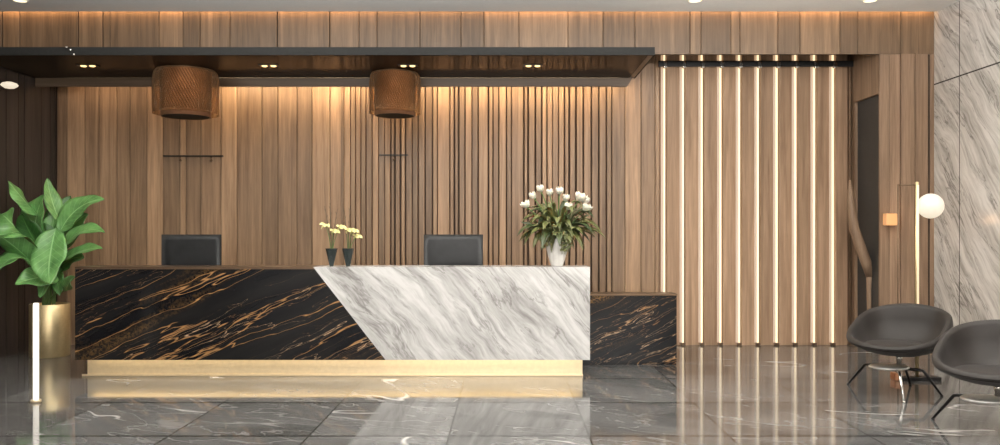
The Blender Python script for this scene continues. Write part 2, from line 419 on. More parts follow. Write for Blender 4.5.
# ------------------------------------------------------------------ the room
YB = 10.50                    # face of the back wall
YF = 9.66                     # face of the fascia and of the right-hand pier
XL, XN, XR = -5.74, 4.42, 5.06
XU = -6.45                    # side wall above the dark cladding
ZC = zat(11.5, YF - 0.075)              # ceiling
ZF = zat(54, YF)              # underside of the fascia
Y0 = -2.0
struct('floor', box(BM(), XU - 0.2, XR + 0.2, Y0, YB + 0.3, -0.12, 0.0), 'floor')
struct('ceiling', box(BM(), XU - 0.2, XR + 0.2, Y0, YF - 0.075, ZC, ZC + 0.14), 'white_paint')
# back wall: dark backing, flush walnut boards left and right, narrow slats in the middle
wb = struct('wall_back', box(BM(), XU - 0.2, XN + 0.2, YB + 0.03, YB + 0.22, 0, ZC + 0.14), 'gap')
ZN = 3.93                     # raised soffit of the niche behind the fascia
TOPB = ZN
ex = [57, 67, 85, 99, 117, 130, 147, 163, 180, 186, 201, 221, 237, 262, 278, 297, 312, 330, 345]
struct('board_cladding', boards(BM(), [xat(v, YB) for v in ex], 0.007, YB, YB + 0.035, 0, TOPB, 0.004, 0.003), 'wood', wb)
lines = [0, 14, 32, 47, 62, 78, 96, 115, 133, 150, 163, 180, 195, 215, 232, 253, 275, 290, 325, 340, 352, 372, 391, 410, 440, 455, 470, 495, 508, 545, 558, 580, 598, 615, 630, 648, 665, 680, 700, 722, 745, 768, 790, 806]
sl = [xat(340 + v / 2.967, YB) for v in lines]
bm = BM()
for i, (a, b) in enumerate(zip(sl, sl[1:])):
    boards(bm, [a, b], random.choice([0.006, 0.011, 0.016, 0.024]), YB - 0.012, YB + 0.035, 0, TOPB, 0.004, 0.008)
struct('slat_cladding', bm, 'wood_slat', wb)
ex = [612, 625, 641, 655, 659.5]
struct('board_cladding', boards(BM(), [xat(v, YB) for v in ex], 0.006, YB, YB + 0.035, 0, TOPB, 0.004), 'wood', wb)
# saw-tooth boards behind the light strips: each rises from its right edge to its left edge
SX = [664 + 18.68 * k for k in range(10)]
sxs = [xat(v, YB) for v in SX]
bm = BM()
ed = [xat(659.5, YB) - 0.03] + sxs + [sxs[-1] + 0.19, XN + 0.03]
for i, (a, b) in enumerate(zip(ed, ed[1:])):
    a2, b2 = a + 0.026, b + 0.022
    if i == 0: a2 = xat(659.5, YB) + 0.002
    if i == len(ed) - 2: b2 = XN + 0.03
    md = (a2 + b2) / 2
    h = 0.045 if i else 0.0
    prism(bm, [(a2, YB + 0.035), (a2, YB - h), (b2, YB + 0.012), (b2, YB + 0.035)], 0, TOPB)
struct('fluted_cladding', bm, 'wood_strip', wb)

# left side wall, dark boards
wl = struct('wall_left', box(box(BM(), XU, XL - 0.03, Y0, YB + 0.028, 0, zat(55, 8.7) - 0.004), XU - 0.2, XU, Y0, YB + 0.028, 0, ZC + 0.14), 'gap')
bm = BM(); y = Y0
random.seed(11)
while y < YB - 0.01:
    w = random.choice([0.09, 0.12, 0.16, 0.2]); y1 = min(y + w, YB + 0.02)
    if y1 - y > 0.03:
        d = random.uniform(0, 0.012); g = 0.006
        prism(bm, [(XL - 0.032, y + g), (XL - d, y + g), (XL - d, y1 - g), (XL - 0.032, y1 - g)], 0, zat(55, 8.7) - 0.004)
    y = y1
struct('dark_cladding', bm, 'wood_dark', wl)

# right side wall, marble slabs; pier and niche
struct('wall_right', box(BM(), XR, XR + 0.2, Y0, YF + 0.3, 0, ZC + 0.14), 'wall_marble')
wp = struct('wall_niche', box(BM(), XN + 0.01, XR + 0.01, YF + 0.02, YF + 0.06, 0, ZF + 0.05), 'gap')
bm = BM()
pe = [880, 890, 900.6]
boards(bm, [xat(v, YF) for v in pe], 0.003, YF + 0.012, YF + 0.04, 0, ZF)
boards(bm, [xat(900.6, YF), xat(914, YF)], 0.004, YF - 0.012, YF + 0.04, 0, ZF)
boards(bm, [xat(914, YF), xat(915.4, YF), xat(928.5, YF)], 0.004, YF + 0.004, YF + 0.04, 0, ZF)
boards(bm, [xat(930.5, YF), XR + 0.005], 0.003, YF + 0.008, YF + 0.04, 0, ZF)
struct('pier_cladding', bm, 'wood_frame', wp)
# niche side: boards behind the doorway, lintel above, charcoal door set back
YD = 10.36; ZD = zat(93, YF)
bm = BM()
prism(bm, [(XN, YD), (XN, YB + 0.03), (XN + 0.2, YB + 0.03), (XN + 0.2, YD)], 0, ZN)
for a, b in ((YF + 0.062, 9.9), (9.9, 10.12), (10.12, YD)):
    prism(bm, [(XN, a + 0.001), (XN, b - 0.001), (XN + 0.2, b - 0.001), (XN + 0.2, a + 0.001)], ZD, ZN)
struct('lintel_cladding', bm, 'wood_frame', wp)
dr = struct('door_1', box(BM(), XN + 0.035, XN + 0.085, YF + 0.062, YD, 0, ZD), 'door')

# fascia over the niche and the canopy
tr = struct('trim_1', box(BM(), XU, XR + 0.01, YF + 0.03, YF + 0.055, ZF, ZC + 0.14), 'gap_dark')
fx = [-20, 2, 20, 78, 103, 110, 159, 183, 200, 230, 277, 330, 359, 377, 420, 461, 484, 519, 568, 603, 635, 690, 701, 731, 740, 778, 800, 840, 858, 901, 934.6]
bm = BM(); fe = [xat(v, YF) for v in fx]; fe[0] = XU; fe[-1] = XR - 0.002
for v0, a, b in zip(fx, fe, fe[1:]):
    boards(bm, [a, b], 0.018 if v0 in (2, 78, 277) else 0.006, YF, YF + 0.035, ZF, ZC + 0.10, 0.003, 0.002)
struct('fascia_cladding', bm, 'wood_fascia', tr)
struct('soffit_panel', box(BM(), XU, XR + 0.05, YF + 0.056, YB + 0.04, ZN, ZN + 0.08), 'wood_frame', tr)
struct('slot_cover', box(BM(), XU, XR + 0.1, YF - 0.075, YF + 0.2, ZC + 0.145, ZC + 0.19), 'white_paint', tr)
led = obj('cove_light', box(BM(), XU + 0.05, XR - 0.05, YF - 0.072, YF - 0.056, ZC + 0.045, ZC + 0.075), 'led_fascia')
tag(led, 'warm linear light hidden in the slot along the ceiling edge', 'light')

# ------------------------------------------------------------------ canopy over the desk
YC = 8.70
ZU, ZT = zat(55, YC), zat(47, YC)
XC = xat(655, YC)
cn = thing('canopy', 'long charcoal canopy hanging over the reception desk', 'canopy', (-2, YC, ZU))
def C(o): o.location = (2, -YC, -ZU); return o       # parts are drawn in room coordinates
bm = BM()
box(bm, XU + 0.003, XC, YC, 10.045, ZU + 0.02, ZT, 0.004)
box(bm, XL + 0.003, XC - 0.04, 10.046, YB - 0.02, ZU + 0.055, ZT)
box(bm, XU + 0.003, XC - 0.12, YF + 0.25, YB - 0.02, ZT + .002, ZF - 0.002)
C(obj('slab', bm, 'canopy', cn))
bm = BM(); box(bm, XU + 0.003, XC, YC, YC + 0.03, ZU, ZU + 0.02); box(bm, XC - 0.015, XC, YC + 0.03, 10.045, ZU, ZU + 0.02)
C(obj('edge_trim', bm, 'canopy', cn))
C(obj('side_border', box(BM(), XC - 0.068, XC - 0.016, YC + 0.032, 10.01, ZU + 0.001, ZU + 0.02), 'soffit_wood', cn))
C(obj('gloss_underside', box(BM(), XL + 0.004, XC - 0.07, YC + 0.032, 10.0, ZU + 0.002, ZU + 0.02), 'soffit', cn))
bm = BM(); zl = zat(86.6, 10.02)
slab(bm, [(XL + 0.004, zl), (XC - 0.10, zl), (XC - 0.035, ZU), (XL + 0.004, ZU)], 10.012, 10.045)
C(obj('rear_lip', bm, 'soffit_wood', cn))
xm = xat(224, YB)
C(obj('wall_wash_strip', box(BM(), xm, XC - 0.12, 10.24, 10.285, ZU + 0.024, ZU + 0.04), 'led_wall', cn))
C(obj('wall_wash_strip', box(BM(), XL + 0.25, xm - 0.02, 10.24, 10.285, ZU + 0.024, ZU + 0.04), 'led_wall_dim', cn))
# small chrome studs on the canopy edge at the left
st = thing('edge_fixing', 'row of three tiny chrome fixings on the canopy edge at far left', 'fixing', (xat(70, YC), YC, ZU + 0.04))
for px, py in ((66.5, 47.5), (70.5, 50), (74, 54.5)):
    q = at(px, py, YC - 0.012) - st.location
    obj('stud', lathe(BM(), [(0, -.012), (.012, -.009), (.016, 0), (.012, .009), (0, .012)], 12, q), 'steel', st, True)

# twin downlights in the canopy underside
dl = None
names = ['at the far left end of the canopy', 'between the two drum pendants', 'beside the right-hand drum pendant', 'at the right, above the white marble']
for (px, nm) in zip((88, 269, 408, 533), names):
    d = 9.25; loc = (xat(px, d), d, ZU)
    lab = 'twin recessed downlight glowing warm, %s' % nm
    if dl is None:
        dl = thing('twin_downlight', lab, 'downlight', loc, 'twin downlights in the canopy')
        bm = BM(); box(bm, -0.11, 0.11, -0.06, 0.06, -0.006, 0.001, 0.002); obj('trim_plate', bm, 'black_metal', dl)
        for s in (-0.05, 0.05):
            obj('lens', lathe(BM(), [(0, -.016), (.026, -.014), (.034, -.006), (.034, 0)], 16, (s, 0, 0)), 'spot_lens', dl, True)
    else: dup(dl, loc, lab)
    lamp('downlight_beam', 'SPOT', (loc[0], d, ZU - 0.03), 14, (1.0, 0.74, 0.45), (0, 0, 0), 0.04, spot=95, blend=0.9)
# recessed downlights in the ceiling
cl = None
for px, nm in ((20, 'above the far left of the desk'), (695, 'above the glowing strips, left of two'), (870, 'above the doorway niche at right')):
    loc = (xat(px, 9.12), 9.12, ZC); lab = 'small round ceiling downlight %s' % nm
    if cl is None:
        cl = thing('recessed_downlight', lab, 'downlight', loc, 'round downlights in the white ceiling')
        obj('trim_ring', lathe(BM(), [(.07, 0), (.085, 0), (.085, -.006), (.07, -.008), (.07, 0)], 24), 'white_paint', cl, True)
        obj('lens', lathe(BM(), [(0, -.006), (.05, -.005), (.069, -.001)], 24), 'ceiling_lens', cl, True)
    else: dup(cl, loc, lab)
    lamp('downlight_beam', 'SPOT', (loc[0], 9.12, ZC - 0.03), 10, (1.0, 0.82, 0.58), (0, 0, 0), 0.05, spot=110, blend=0.9)

# ------------------------------------------------------------------ drum pendants
def pendant(px, rad, loc_label, pz, inner, d=9.5):
    x = xat(px, d); z1 = ZU; z0 = pz
    h = z1 - z0
    p = thing('drum_pendant', loc_label, 'pendant lamp', (x, d, z1), 'drum pendants under the canopy')
    obj('mount_plate', lathe(BM(), [(0, 0), (inner * .9, 0), (inner * .9, -.02), (0, -.02)], 40), 'bronze', p, False)
    # solid copper drum and its slanted lattice ribs
    obj('drum', lathe(BM(), [(inner, -.02), (inner, -h + .0), (inner - .012, -h), (inner - .012, -.02)], 56), 'lattice', p, True)
    bm = BM(); n = 56
    for k in range(n):
        a0 = 2 * math.pi * k / n
        pts = []
        for i in range(7):
            tt = i / 6; a = a0 + tt * 0.85
            pts.append((math.cos(a) * (inner + .004), math.sin(a) * (inner + .004), -.03 - tt * (h - .10)))
        tube(bm, pts, .0055, 5)
    obj('slanted_rib', bm, 'bronze', p)
    obj('bottom_diffuser', lathe(BM(), [(0, -h + .012), (inner - .02, -h + .012), (inner - .02, -h + .004), (0, -h + .004)], 40), 'canopy', p)
    obj('outer_shade', lathe(BM(), [(inner + .004, -.004), (rad * .90, -.012), (rad * .96, -.04), (rad * .99, -.09), (rad, -.15), (rad, -h + .03), (rad - .005, -h + .03), (rad - .005, -.15), (rad * .975, -.092), (rad * .945, -.046), (rad * .89, -.018), (inner + .004, -.010)], 64), 'amber', p, True)
    return p
pendant(186, 0.365, 'larger copper drum pendant with amber shade, above the left monitor', zat(117, 9.5), 0.275)
pendant(395, 0.30, 'smaller copper drum pendant with amber shade, above the right monitor', zat(116, 9.66), 0.235, 9.66)

# slim bars with knobs standing in for cabinet door top edges
def rail(px0, px1, py, hooks, lab):
    d = YB - 0.02; x0, x1 = xat(px0, d), xat(px1, d); z = zat(py, d)
    o = thing('wall_rail', lab, 'rail', (x0, YB, z), 'slim black rails on the walnut wall')
    obj('bar', box(BM(), 0, x1 - x0, -0.03, -0.001, -0.008, 0.008, 0.003), 'black_metal', o)
    for hx in hooks:
        bm = BM(); tube(bm, [(xat(hx, d) - x0, -0.018, -0.008), (xat(hx, d) - x0, -0.02, -0.05)], 0.008, 8)
        lathe(bm, [(0, -.075), (.016, -.068), (.02, -.055), (.014, -.042), (0, -.04)], 12, (xat(hx, d) - x0, -0.02, 0))
        obj('knob', bm, 'bronze', o, True)
rail(163, 223, 156, (180, 211), 'slim black rail with two knobs on wall above left monitor')
rail(379, 408, 155, (394,), 'short black rail with one knob on wall above right monitor')

# ------------------------------------------------------------------ light strips on the wall
tk = tag(obj('track_rail', box(BM(), xat(657, YB), xat(850, YB), YB - 0.105, YB - 0.06, zat(66.8, YB - .08), zat(61, YB - .08), 0.006), 'black_metal'),
         'black track running along the top of the glowing strips', 'track')
ordn = ['first', 'second', 'third', 'fourth', 'fifth', 'sixth', 'seventh', 'eighth', 'ninth', 'tenth']
ls = None; ZS = zat(55, YB)
for k, x in enumerate(sxs):
    lab = ('tall glowing vertical light strip on walnut wall, %s of ten from the desk' % ordn[k])
    loc = (x, YB - 0.0, 0.0)
    if ls is None:
        ls = thing('light_strip', lab, 'light strip', loc, 'glowing vertical strips on the walnut wall')
        obj('diffuser', box(BM(), -0.010, 0.010, -0.034, -0.002, 0.03, ZS, 0.004), 'led_strip', ls)
        obj('side_glow', box(BM(), -0.042, -0.0125, -0.016, -0.006, 0.03, ZS, 0.002), 'glow_side', ls)  # added glowing bar in place of the strip's spill on the board
        bm = BM(); box(bm, -0.010, 0.020, -0.002, 0.010, 0.01, ZS); obj('profile', bm, 'bronze', ls)
        bm = BM(); zt = zat(63.8, YB - .1)
        lathe(bm, [(0, -.06), (.024, -.05), (.034, -.02), (.034, .02), (.024, .034), (0, .034)], 20, (0, -0.082, zt), 1, 1)
        box(bm, -0.02, 0.02, -0.116, -0.056, zt - .045, zt + .01, 0.004)
        obj('clamp', bm, 'steel', ls, False)
        obj('end_cap', box(BM(), -0.024, 0.024, -0.052, 0.0, 0.0, 0.03, 0.004), 'bronze', ls)
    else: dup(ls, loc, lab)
x = xat(848, YB)
us = thing('unlit_strip', 'thin unlit bronze strip beside the doorway niche, right of the glowing strips', 'strip', (x, YB, 0))
obj('profile', box(BM(), -0.012, 0.012, -0.07, -0.012, 0.0, ZS, 0.004), 'bronze', us)
obj('end_cap', box(BM(), -0.016, 0.016, -0.074, -0.01, 0.0, 0.02, 0.003), 'bronze', us)

# ------------------------------------------------------------------ reception desk
YD0 = 8.10
xa, xb = xat(75, YD0), xat(590, YD0)
zt, zb = zat(267, YD0), zat(360, YD0)
sa, sb = xat(313, YD0), xat(385.5, YD0)
desk = thing('reception_desk', 'long reception desk, half gold-veined black marble and half white marble', 'reception desk', ((xa + xb) / 2, YD0 + 0.4, 0))
def D(o): o.location = (-(xa + xb) / 2, -YD0 - 0.4, 0); return o
k = zt - 0.022
ks = sa + (sb - sa) * 0.022 / (zt - zb)
D(obj('black_marble_front', slab(BM(), [(xa, zb), (sb - .001, zb), (ks - .001, k), (xa, k)], YD0, YD0 + 0.03), 'black_marble', desk))['label'] = 'black marble front panel with gold veins'
D(obj('white_marble_front', slab(BM(), [(sb + .001, zb), (xb, zb), (xb, k), (ks + .001, k)], YD0, YD0 + 0.03), 'white_marble', desk))['label'] = 'white and grey marble front panel'
D(obj('counter_top', slab(BM(), [(xa, k), (ks, k), (sa, zt), (xa, zt)], YD0, YD0 + 0.40), 'bronze', desk))['label'] = 'bronze counter capping'
D(obj('counter_top', slab(BM(), [(ks + .001, k), (xb, k), (xb, zt), (sa + .001, zt)], YD0, YD0 + 0.40), 'white_marble', desk))['label'] = 'white marble counter top'
bm = BM(); box(bm, xa, xa + 0.03, YD0 + 0.031, YD0 + 0.815, zb, k)
D(obj('end_panel', bm, 'black_marble', desk))
bm = BM(); box(bm, xb - 0.03, xb, YD0 + 0.031, YD0 + 0.815, zb, k)
D(obj('end_panel', bm, 'white_marble', desk))
bm = BM(); box(bm, xa + 0.031, xb - 0.031, YD0 + 0.031, YD0 + 0.36, zb + 0.05, k - .002); box(bm, xa + 0.031, xb - 0.031, YD0 + .36, YD0 + .80, 0.02, 0.70)
D(obj('cabinet_body', bm, 'canopy', desk))
D(obj('work_top', box(BM(), xa + 0.031, xb - 0.031, YD0 + 0.402, YD0 + 0.82, 0.72, 0.75, 0.003), 'bronze', desk))
xp, xq = xat(87.5, YD0 + .15), xat(582.5, YD0 + .15)
bm = BM(); box(bm, xp, xq, YD0 + 0.15, YD0 + 0.8, 0.0, zb + 0.03)
D(obj('plinth', bm, 'champagne', desk))
bm = BM(); box(bm, xp - 0.05, xq + 0.004, YD0 + 0.135, YD0 + 0.149, 0.0, 0.022, 0.004)
D(obj('plinth_foot', bm, 'champagne', desk))
D(obj('plinth_light', box(BM(), xp + 0.02, xq - 0.02, YD0 + 0.050, YD0 + 0.075, zb + 0.028, zb + 0.040), 'led_plinth', desk))

# low return counter of black marble beside the desk
yr = 8.93; xr = xat(677, yr); zr = zat(294, yr)
lc = thing('side_counter', 'low black marble counter block at the right end of the desk', 'counter', (1.0, yr + .3, 0))
def Q(o): o.location = (-1.0, -yr - .3, 0); return o
Q(obj('marble_body', box(BM(), 0.30, xr, yr + .04, yr + 0.28, 0.0, zr - 0.02, 0.003), 'black_marble', lc))
Q(obj('marble_front', box(BM(), 0.30, xr - .002, yr + .006, yr + 0.039, 0.03, zr - 0.021, 0.002), 'black_marble', lc))
Q(obj('top_edge', box(BM(), 0.30, xr + 0.004, yr, yr + 0.29, zr - 0.019, zr, 0.003), 'bronze', lc))

# monitors on the work top, their backs to the lobby
def monitor(p0, p1, lab, rz):
    d = 8.68; xc = (xat(p0, d) + xat(p1, d)) / 2; w = xat(p1, d) - xat(p0, d)
    ztop = zat(234.5, d)
    o = thing('monitor', lab, 'monitor', (xc, d, 0.75), 'monitors on the reception desk', rz)
    h1 = ztop - 0.75
    bm = BM()
    # slightly domed back
    def s(zv): return zv
    n, m = 10, 6; hw, z0, z1 = w / 2, h1 - 0.40, h1
    grid = [[bm.verts.new((-hw + 2 * hw * i / n, -0.028 - 0.012 * (1 - (2 * i / n - 1) ** 4) * (1 - (2 * j / m - 1) ** 4), z0 + (z1 - z0) * j / m)) for i in range(n + 1)] for j in range(m + 1)]
    for j in range(m):
        for i in range(n): bm.faces.new((grid[j][i], grid[j][i + 1], grid[j + 1][i + 1], grid[j + 1][i]))
    bmesh.ops.solidify(bm, geom=bm.faces[:], thickness=0.018)
    obj('back_shell', bm, 'screen', o, True)
    obj('bezel', box(BM(), -hw, hw, -0.014, 0.006, z0, z1, 0.004), 'black_metal', o)
    bm = BM(); box(bm, -0.035, 0.035, -0.075, -0.045, 0.012, z0 + 0.03, 0.006); obj('stand_neck', bm, 'black_metal', o)
    bm = BM(); box(bm, -0.13, 0.13, -0.14, 0.08, 0.0, 0.014, 0.005); obj('stand_base', bm, 'black_metal', o)
monitor(162, 222, 'dark monitor back showing above the black marble part of the desk', R(-3))
monitor(424, 483, 'dark monitor back showing above the white marble part of the desk', R(2))

# ------------------------------------------------------------------ white vase of lilies and greenery
dv = 8.30
vx = xat(557, dv)
vase = tag(obj('vase', lathe(BM(), [(0, 0), (.055, 0), (.06, .006), (.075, .05), (.098, .13), (.116, .21), (.122, .27), (.118, .285), (.112, .27), (.10, .2), (.06, .04), (0, .03)], 40), 'white_ceramic', None, True, (vx, dv, zt)),
           'white tapered ceramic vase on the white marble counter top', 'vase')
def crimp(v): return v
fl_names = ['lowest white bloom at the far left of the bouquet', 'second white bloom from the left of the bouquet', 'tallest white bloom on the left of the bouquet', 'white bloom in the middle of the bouquet, leaning left',
            'white bloom at the top middle of the bouquet', 'small white bloom right of the bouquet middle', 'large open white bloom at the upper right of the bouquet', 'lowest white bloom on the right of the bouquet', 'half hidden white bloom low in the bouquet middle', 'white bloom at the top right of the bouquet']
fl_px = [(527, 205, .052), (534, 196.5, .046), (541, 189.5, .046), (550, 193.5, .046), (559.5, 192, .050), (565.5, 199, .046), (579, 198, .066), (585, 208, .056), (567.5, 207.5, .050), (584, 201, .048)]
def bloom(bm, c, axis, r, n=6, open_=0.5):
    """cupped petals about an axis"""
    axis = Vector(axis).normalized(); q = Vector((0, 0, 1)).rotation_difference(axis)
    for k in range(n):
        a = 2 * math.pi * k / n + random.uniform(-.1, .1)
        out = q @ Vector((math.cos(a), math.sin(a), 0))
        b = Vector(c) + out * r * .12
        tip = Vector(c) + axis * r * (2.0 - open_ * .6) + out * r * (0.45 + open_ * .8)
        ct = Vector(c) + axis * r * 0.75 + out * r * 1.35
        leaf(bm, b, ct, tip, r * 1.25, -out + axis * .2, 0.18, 0, 6, 0.55, 4)
    lathe(bm, [(0, 0), (r * .5, r * .2), (r * .62, r * .8), (r * .35, r * 1.4), (0, r * 1.5)], 10, c)
random.seed(3)
for i, ((px, py, r), lab) in enumerate(zip(fl_px, fl_names)):
    d = dv + [-.03, .05, -.02, .04, -.06, .03, -.07, -.05, -.1, .04][i]
    c = at(px, py, d) - Vector((vx, dv, zt))
    r *= .88
    f = thing('white_flower', lab, 'flower', (vx, dv, zt + 0.24), 'white blooms in the vase')
    c = c - Vector((0, 0, .24))
    ax = Vector((c.x * 1.0, c.y - 0.10, 0.35 + c.z * .6))
    bm = BM(); bloom(bm, c - Vector((0, 0, r * .6)), ax, r, 6, 0.7 if i in (0, 6, 7) else 0.25)
    obj('bloom', bm, 'petal', f, True)
    bm = BM(); tube(bm, bez((c.x * .12, (i % 3 - 1) * .02, -.12), (c.x * .35, c.y * .4, c.z * .6), c - Vector((0, 0, r * .55)), 8), .006, 6)
    obj('stem', bm, 'green_stem', f, True)
fo = thing('greenery', 'dense drooping dark green leaves spilling from the white vase', 'foliage', (vx, dv, zt + 0.26))
random.seed(21)
def leafpart(base, ctrl, tip, w, nrm, mat, name='leaf', parent=None, **kw):
    bm = BM(); leaf(bm, base, ctrl, tip, w, nrm, **kw); return obj(name, bm, mat, parent, recalc=False)
hand = [(517, 236), (519, 242), (606, 238), (601, 232), (597, 226), (524, 245), (533, 248), (527, 228), (536, 216), (522, 222), (585, 220), (594, 218), (590, 242), (583, 246), (541, 250), (574, 249)]
for i in range(84):
    if i < len(hand):
        q = at(hand[i][0], hand[i][1], dv + random.uniform(-.12, .08)) - fo.location
    else:
        a = random.uniform(0, 2 * math.pi); rr = random.uniform(.14, .42)
        q = Vector((math.cos(a) * rr * 1.05, math.sin(a) * rr * .75, random.uniform(-.14, .46) * (1.2 - rr * 1.35)))
    mid = Vector((q.x * .55, q.y * .55, max(q.z, 0) + random.uniform(.14, .24)))
    b = Vector((q.x * .06, q.y * .06, -.02))
    leafpart(b, mid, q, (.12 if i < len(hand) else random.uniform(.06, .105)), (q.x * .3, q.y * .3 - .25, 1), random.choice(['foliage', 'foliage', 'foliage_deep']), parent=fo, fold=.22, n=9, peak=.5, m=4)
for i in range(14):          # upright narrow leaves among the blooms
    a = -.42 + .84 * i / 13 + random.uniform(-.03, .03)
    q = Vector((a * .85, random.uniform(-.02, .16), random.uniform(.30, .46) - abs(a) * .35))
    leafpart((a * .08, .02, -.02), (a * .3, q.y * .5, q.z * .7), q, random.uniform(.035, .055), (0, -1, .3), random.choice(['foliage', 'foliage_deep']), parent=fo, fold=.2, n=8, peak=.5, m=4)
fe_ = thing('fern_spray', 'feathery fern fronds drooping over the rim of the white vase', 'fern', (vx, dv, zt + 0.275))
for i in range(30):
    a = R(-90 + random.uniform(-88, 88)); rr = random.uniform(.12, .24)
    tip = Vector((math.cos(a) * rr * .75, math.sin(a) * rr * .8 - .08, random.uniform(-.17, .16)))
    mid = Vector((tip.x * .7, tip.y * .9, random.uniform(.08, .20)))
    P = bez((tip.x * .05, tip.y * .05, -.01), mid, tip, 10)
    bm = BM(); tube(bm, P, .0025, 5)
    for j in range(1, 10):
        tn = (P[j + 1] - P[j - 1]).normalized(); sd = tn.cross(Vector((0, -.4, 1))).normalized()
        for s in (-1, 1):
            e = P[j] + sd * s * .055 * (1.1 - j / 11) + tn * .03
            leaf(bm, P[j], (P[j] + e) / 2 + Vector((0, 0, .004)), e, .026, (0, -.5, 1), 0.1, 0, 3, .45, 2)
    obj('frond', bm, 'fern', fe_, recalc=False)

# ------------------------------------------------------------------ two small cone vases with pale flowers
cone = None
dvs = 8.25
for px, lab in ((331.5, 'small smoked glass cone vase on the desk, left of the pair'), (348, 'small smoked glass cone vase on the desk, right of the pair')):
    loc = (xat(px, dvs), dvs, zt); hh = zat(248.5, dvs) - zt
    if cone is None:
        cone = tag(obj('cone_vase', lathe(BM(), [(0, 0), (.017, 0), (.020, .006), (.060, hh - .004), (.064, hh), (.057, hh), (.018, .02), (0, .016)], 28), 'smoke_glass', None, True, loc), lab, 'vase', 'small cone vases on the desk')
    else:
        c = cone.copy(); COL.objects.link(c); c.location = loc; c['label'] = lab
random.seed(5)
small = [(326, 225.5, 0, 'leftmost pale yellow flower, leaning out of the left cone vase'), (333.5, 231.5, 0, 'low pale yellow flower over the middle of the left cone vase'),
         (340, 227.5, 0, 'pale yellow flower leaning between the two cone vases'), (348, 230.5, 1, 'large pale yellow flower above the right cone vase'),
         (352.5, 231, 1, 'pale yellow flower on the right of the right cone vase'), (356, 236.5, 1, 'rightmost pale yellow flower, drooping low')]
for px, py, w, lab in small:
    bx = xat((331.5, 348)[w], dvs); o = thing('yellow_flower', lab, 'flower', (bx, dvs, zt + .04), 'pale yellow flowers in the cone vases')
    c = at(px, py, dvs + random.uniform(-.03, .03)) - Vector(o.location)
    bm = BM(); sgn = 1 if c.x > 0 else -1
    for a in range(5):
        an = 2 * math.pi * a / 5
        dv_ = Vector((math.cos(an) * .050 + sgn * .018, math.sin(an) * .055, .022 * math.sin(an * 2) - abs(math.cos(an)) * .02))
        leaf(bm, c, c + dv_ * .5 + Vector((0, 0, .022)), c + dv_, .050, (0, -.7, 1), .12, 0, 6, .5, 4)
    lathe(bm, [(0, -.02), (.012, -.008), (.014, .006), (0, .014)], 8, c)
    obj('bloom', bm, 'petal_yellow', o, recalc=False)
    bm = BM(); tube(bm, bez((0, 0, 0), (c.x * .15, 0, c.z * .7), c - Vector((0, 0, .01)), 7), .0035, 6); obj('stem', bm, 'green_stem', o, True)
for px, top, w, lab in ((324.5, 206, 0, 'dry twig leaning left from the left cone vase'), (330, 203, 0, 'upright dry twig in the left cone vase'), (337.5, 209, 0, 'dry twig leaning right from the left cone vase'),
                        (343.5, 207, 1, 'dry twig leaning left from the right cone vase'), (350, 205, 1, 'upright dry twig in the right cone vase')):
    bx = xat((331.5, 348)[w], dvs); c = at(px, top, dvs + .02) - Vector((bx, dvs + .012, zt + .05))
    bm = BM(); tube(bm, bez((0, 0, 0), (c.x * .3, 0, c.z * .6), c, 8), [.004] * 5 + [.0035, .003, .0025, .002], 6)
    for j in (4, 5, 6, 7):
        q = bez((0, 0, 0), (c.x * .3, 0, c.z * .6), c, 8)[j]
        s = -1 if j % 2 else 1
        tube(bm, [q, q + Vector((s * .012, 0, .03))], [.0025, .0012], 5)
    tag(obj('twig', bm, 'twig', None, True, (bx, dvs + .012, zt + .05)), lab, 'twig', 'dry twigs in the cone vases')

# ------------------------------------------------------------------ potted plant in a brass cylinder
dp = 9.57
px0 = xat(49.8, dp); rp = 0.213; hp = zat(303.5, dp)
pl = thing('potted_plant', 'large-leaved green plant in a tall brass cylinder pot, left of the desk', 'plant', (px0, dp, 0))
obj('pot', lathe(BM(), [(0, 0), (rp - .008, 0), (rp, .008), (rp, hp - .006), (rp - .004, hp), (rp - .016, hp), (rp - .018, hp - .06), (0, hp - .06)], 64), 'brass', pl, True)
obj('soil', lathe(BM(), [(0, hp - .045), (rp - .02, hp - .052), (rp - .02, hp - .058), (0, hp - .058)], 32), 'soil', pl)
